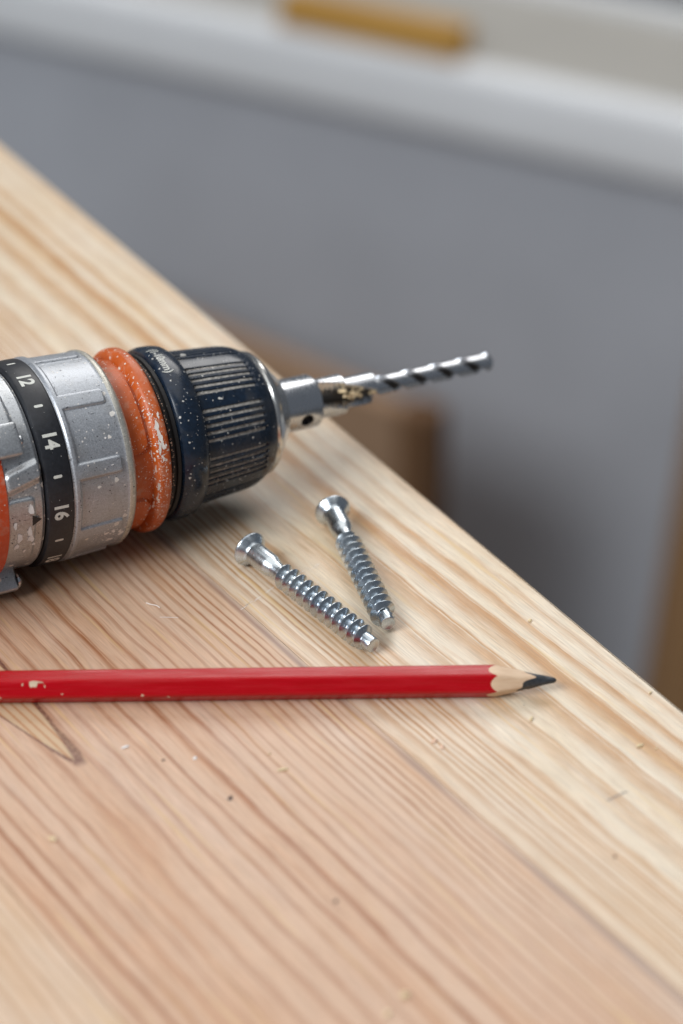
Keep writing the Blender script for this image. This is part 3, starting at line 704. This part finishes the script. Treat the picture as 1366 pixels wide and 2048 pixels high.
for j in range(4):
    for k in range(NH): faces.append((j * NH + k, j * NH + (k + 1) % NH, (j + 1) * NH + (k + 1) % NH, (j + 1) * NH + k))
faces.append(tuple(range(NH)))
mesh_obj('painted_body', verts, faces, M['red'], pen, sharp=45)
# wood cone with six knife facets
verts = []; faces = []
LX = [-7.2 + 1.9 * math.sin(a * 2 + 1.0) + 0.7 * math.sin(5 * a) for a in ang]
def facet(x, a):
    """knife-cut surface: hexagonal pyramid that turns round near the lead"""
    k = 0.15 + 0.85 * (-x) / 14.6; hexp = hexr(a) * k; rnd = 3.55 * k
    q = min(1, max(0, (-x - 4) / 5)); return max(0.42, hexp * q + rnd * (1 - q))
NJ = 7
for j in range(NJ):
    f = j / (NJ - 1)
    for k, a in enumerate(ang):
        x0 = scal(a); x = x0 + (LX[k] - x0) * f
        r0 = hexr(a) - 0.015; rf_ = facet(x, a)
        bl = min(1, f * 6) if j else 0
        verts.append(pv(x, a, min(r0, r0 * (1 - bl) + rf_ * bl) if j else r0))
for j in range(NJ - 1):
    for k in range(NH): faces.append((j * NH + k, j * NH + (k + 1) % NH, (j + 1) * NH + (k + 1) % NH, (j + 1) * NH + k))
mesh_obj('sharpened_wood', verts, faces, M['pencilwood'], pen, sharp=16)
verts = []; faces = []; NJ = 6
for j in range(NJ):
    f = j / (NJ - 1)
    for k, a in enumerate(ang):
        x = LX[k] - 0.25 + (-0.55 - LX[k] + 0.25) * f
        rr_ = facet(x, a) * 1.0 - (0.05 if j == 0 else -0.02)
        verts.append(pv(x, a, rr_ * (1 + 0.06 * math.sin(3 * a + x))))
base_i = len(verts)
verts += [pv(-0.2, a, 0.46) for a in ang]; verts += [pv(0.0, a, 0.18) for a in ang]
for j in range(NJ + 1):
    for k in range(NH): faces.append((j * NH + k, j * NH + (k + 1) % NH, (j + 1) * NH + (k + 1) % NH, (j + 1) * NH + k))
faces.append(tuple((NJ + 1) * NH + k for k in range(NH)))
mesh_obj('lead', verts, faces, M['lead'], pen, sharp=24)
# chipped paint near the left
def on_face(me, x0, face_angle, off, name, mat):
    vs = []
    for v in me.vertices:
        w_ = off + v.co.y; a = R(face_angle)
        n_ = (-math.sin(a), math.cos(a)); t_ = (-math.cos(a), -math.sin(a))
        y = n_[0] * (RC + 0.03) + t_[0] * w_; z = n_[1] * (RC + 0.03) + t_[1] * w_
        vs.append(((x0 + v.co.x) / 1000, y / 1000, z / 1000))
    return mesh_obj(name, vs, [tuple(p.vertices) for p in me.polygons], mat, pen, smooth=False)
ch = bpy.data.meshes.new('chip'); pts = [(-1.4, .5), (-.6, .75), (.3, .7), (1.0, .55), (1.7, .5), (2.0, -.1), (1.6, .25), (.6, .2), (.4, -.5), (.1, -.85), (-.5, -.7), (-1.1, -.9), (-1.4, -.4)]
ch.from_pydata([(x, -y, 0) for x, y in pts], [], [tuple(range(len(pts)))[::-1]])
on_face(ch, -122.6, 60, -1.35, 'paint_chip', M['chipped'])
on_face(blob_mesh(.22, .3, 10, .5, 5), -125.6, 60, -1.2, 'paint_chip', M['chipped'])
on_face(blob_mesh(.18, .3, 10, .5, 6), -120.4, 60, -0.75, 'paint_chip', M['chipped'])
on_face(blob_mesh(.2, .18, 10, .5, 7), -116.4, 60, 1.2, 'paint_chip', M['chipped'])

# ------------------------------------------------------------------ small marks in the wood (parts of the table top) and loose crumbs
def uwp(u, w): return E1 + (UU * u + NN * w) / 1000
def flat_mark(name, pts, width, mat, seed=0, z=0.00006, taper=True):
    """an irregular flat stroke through world xy points"""
    rr = random.Random(seed); P = [Vector((*p, 0)) for p in pts]; V = []; n = 14; seg = []
    for i in range(n + 1):
        f = i / n * (len(P) - 1); k = min(int(f), len(P) - 2); seg.append(P[k].lerp(P[k + 1], f - k))
    for i, q in enumerate(seg):
        d = (seg[min(i + 1, n)] - seg[max(i - 1, 0)]).normalized(); nn = Vector((-d.y, d.x, 0))
        wd = width * rr.uniform(.6, 1.2) * (math.sin(math.pi * (i + .6) / (n + 1.2)) ** .5 if taper else 1) / 2
        V += [q + nn * wd, q - nn * wd]
    V = [(v.x, v.y, z) for v in V]
    return mesh_obj(name, V, [(2 * i, 2 * i + 1, 2 * i + 3, 2 * i + 2) for i in range(n)], mat, table, smooth=False)
flat_mark('pencil_mark', [(0.0592, -0.1187), (0.0618, -0.1168), (0.0644, -0.1151)], 0.00040, M['greymark'], 1)
def scratches(p, q, n, seed):
    rr = random.Random(seed); p = Vector(p); q = Vector(q)
    for i in range(n):
        f = rr.random(); c = p.lerp(q, f) + Vector((rr.uniform(-.0005, .0005), rr.uniform(-.0005, .0005)))
        d = (q - p).normalized() * rr.uniform(.0004, .0014)
        flat_mark('pale_scratch', [tuple(c - d), tuple(c + d)], rr.uniform(.00007, .0002), M['chalk'], i + seed)
scratches((-0.0124, -0.0300), (-0.0061, -0.0251), 10, 3)
scratches((-0.0253, -0.0448), (-0.0165, -0.0345), 9, 30)
def pit(x, y, rx, ry, mat, seed, name='dark_pit'):
    me = blob_mesh(rx, ry, 14, .45, seed); vs = [(x + v.co.x / 1000, y + v.co.y / 1000, 0.00007) for v in me.vertices]
    mesh_obj(name, vs, [tuple(range(len(vs)))], mat, table, smooth=False)
for i, (x, y, rx, ry) in enumerate([(-0.0249, -0.1177, .6, .75), (-0.0407, -0.1042, .35, .4), (-0.0012, -0.1516, .45, .6), (0.0593, -0.1374, .35, .4), (0.0430, -0.0835, .12, .12)]):
    pit(x, y, rx, ry, M['dark'], 20 + i)
def crumb(x, y, lx, ly, lz, rz, mat, label, seed, name='sawdust_crumb', cat='sawdust'):
    rr = random.Random(seed); bm = bmesh.new(); bmesh.ops.create_icosphere(bm, subdivisions=2, radius=0.5)
    for v in bm.verts: v.co = v.co * (1 + rr.uniform(-.22, .22))
    bmesh.ops.scale(bm, vec=(lx / 1000, ly / 1000, lz / 1000), verts=bm.verts)
    bmesh.ops.rotate(bm, cent=(0, 0, 0), matrix=Matrix.Rotation(rz, 3, 'Z'), verts=bm.verts)
    zmin = min(v.co.z for v in bm.verts); bmesh.ops.translate(bm, vec=(0, 0, -zmin), verts=bm.verts)
    o = bm_obj(name, bm, mat); o.location = (x, y, 0)
    setp(o, label, cat, 'crumbs and flakes on the table')
C_ = M['crumb']
crumb(0.0443, -0.0892, 1.5, .8, .7, 1.2, C_, 'pale yellow sawdust crumb just below the pencil tip', 1)
crumb(0.0732, -0.0790, 1.0, .5, .5, .6, C_, 'white sawdust crumb near the table edge, right of the pencil tip', 2)
crumb(0.0687, -0.0991, 1.7, .8, .6, .4, C_, 'cream sawdust crumb between the pencil tip and the pencil dash mark', 3)
crumb(0.0723, -0.1000, .8, .4, .3, .9, C_, 'tiny sawdust grain right beside a cream crumb near the right edge', 4)
crumb(0.0214, -0.0973, 1.8, 1.1, .4, .8, M['pinkcrumb'], 'upper pinkish wood flake below the right end of the red pencil', 5, 'wood_flake', 'flake')
crumb(0.0231, -0.0995, 1.5, 1.0, .4, 1.5, M['pinkcrumb'], 'lower pinkish wood flake below the right end of the red pencil', 6, 'wood_flake', 'flake')
crumb(-0.0134, -0.1077, 2.8, .8, .5, .25, C_, 'curled yellowish wood flake below the middle of the red pencil', 7, 'wood_flake', 'flake')
crumb(-0.0498, -0.0995, 1.9, .8, .35, .5, M['whitecrumb'], 'white fleck below the pencil, right of the dart-shaped bark mark', 8, 'white_flake', 'flake')
crumb(-0.0335, -0.1035, 1.2, .8, .3, .9, M['whitecrumb'], 'small white fleck right of a dark pinhole below the pencil', 9, 'white_flake', 'flake')
crumb(0.0128, -0.1799, 2.0, 1.5, 1.1, .3, C_, 'blurred yellowish crumb at the bottom of the picture, the larger one', 10)
crumb(0.0092, -0.1851, 1.5, 1.2, .8, .8, C_, 'blurred pale crumb at the bottom, below the larger yellowish crumb', 11)
crumb(-0.0633, -0.1318, 1.8, 1.0, .8, -.3, C_, 'blurred orange-yellow crumb at the lower left of the table', 12)
crumb(0.0466, -0.0497, .9, .8, .7, .2, C_, 'tiny yellow crumb on the pale board above the pencil tip', 13)
crumb(-0.0165, -0.1019, .8, .4, .3, .5, M['chips'], 'brown grain beside the curled wood flake below the pencil', 14)
def fibre(pts, rad, mat, label):
    vs = []; fs = []; n = 6
    P = [Vector(p) for p in pts]
    for i, q in enumerate(P):
        d = (P[min(i + 1, len(P) - 1)] - P[max(i - 1, 0)]).normalized(); a = Vector((0, 0, 1)).cross(d).normalized(); b = d.cross(a)
        for k in range(n): vs.append(q + (a * math.cos(2 * math.pi * k / n) + b * math.sin(2 * math.pi * k / n)) * rad)
    for i in range(len(P) - 1):
        for k in range(n): fs.append((i * n + k, i * n + (k + 1) % n, (i + 1) * n + (k + 1) % n, (i + 1) * n + k))
    o = mesh_obj('wood_fibre', vs, fs, mat); setp(o, label, 'wood fibre', 'crumbs and flakes on the table')
fibre([(-0.0488, -0.0420, .0002), (-0.0475, -0.0430, .0004), (-0.0462, -0.0431, .0002), (-0.0452, -0.0440, .0001)], .00012, M['chalk'], 'short curled white fibre on the wood below the drill')
fibre([(-0.0450, -0.0480, .0001), (-0.0430, -0.0482, .0002), (-0.0405, -0.0482, .0001)], .00007, M['chalk'], 'thin straight pale fibre on the wood below the drill')
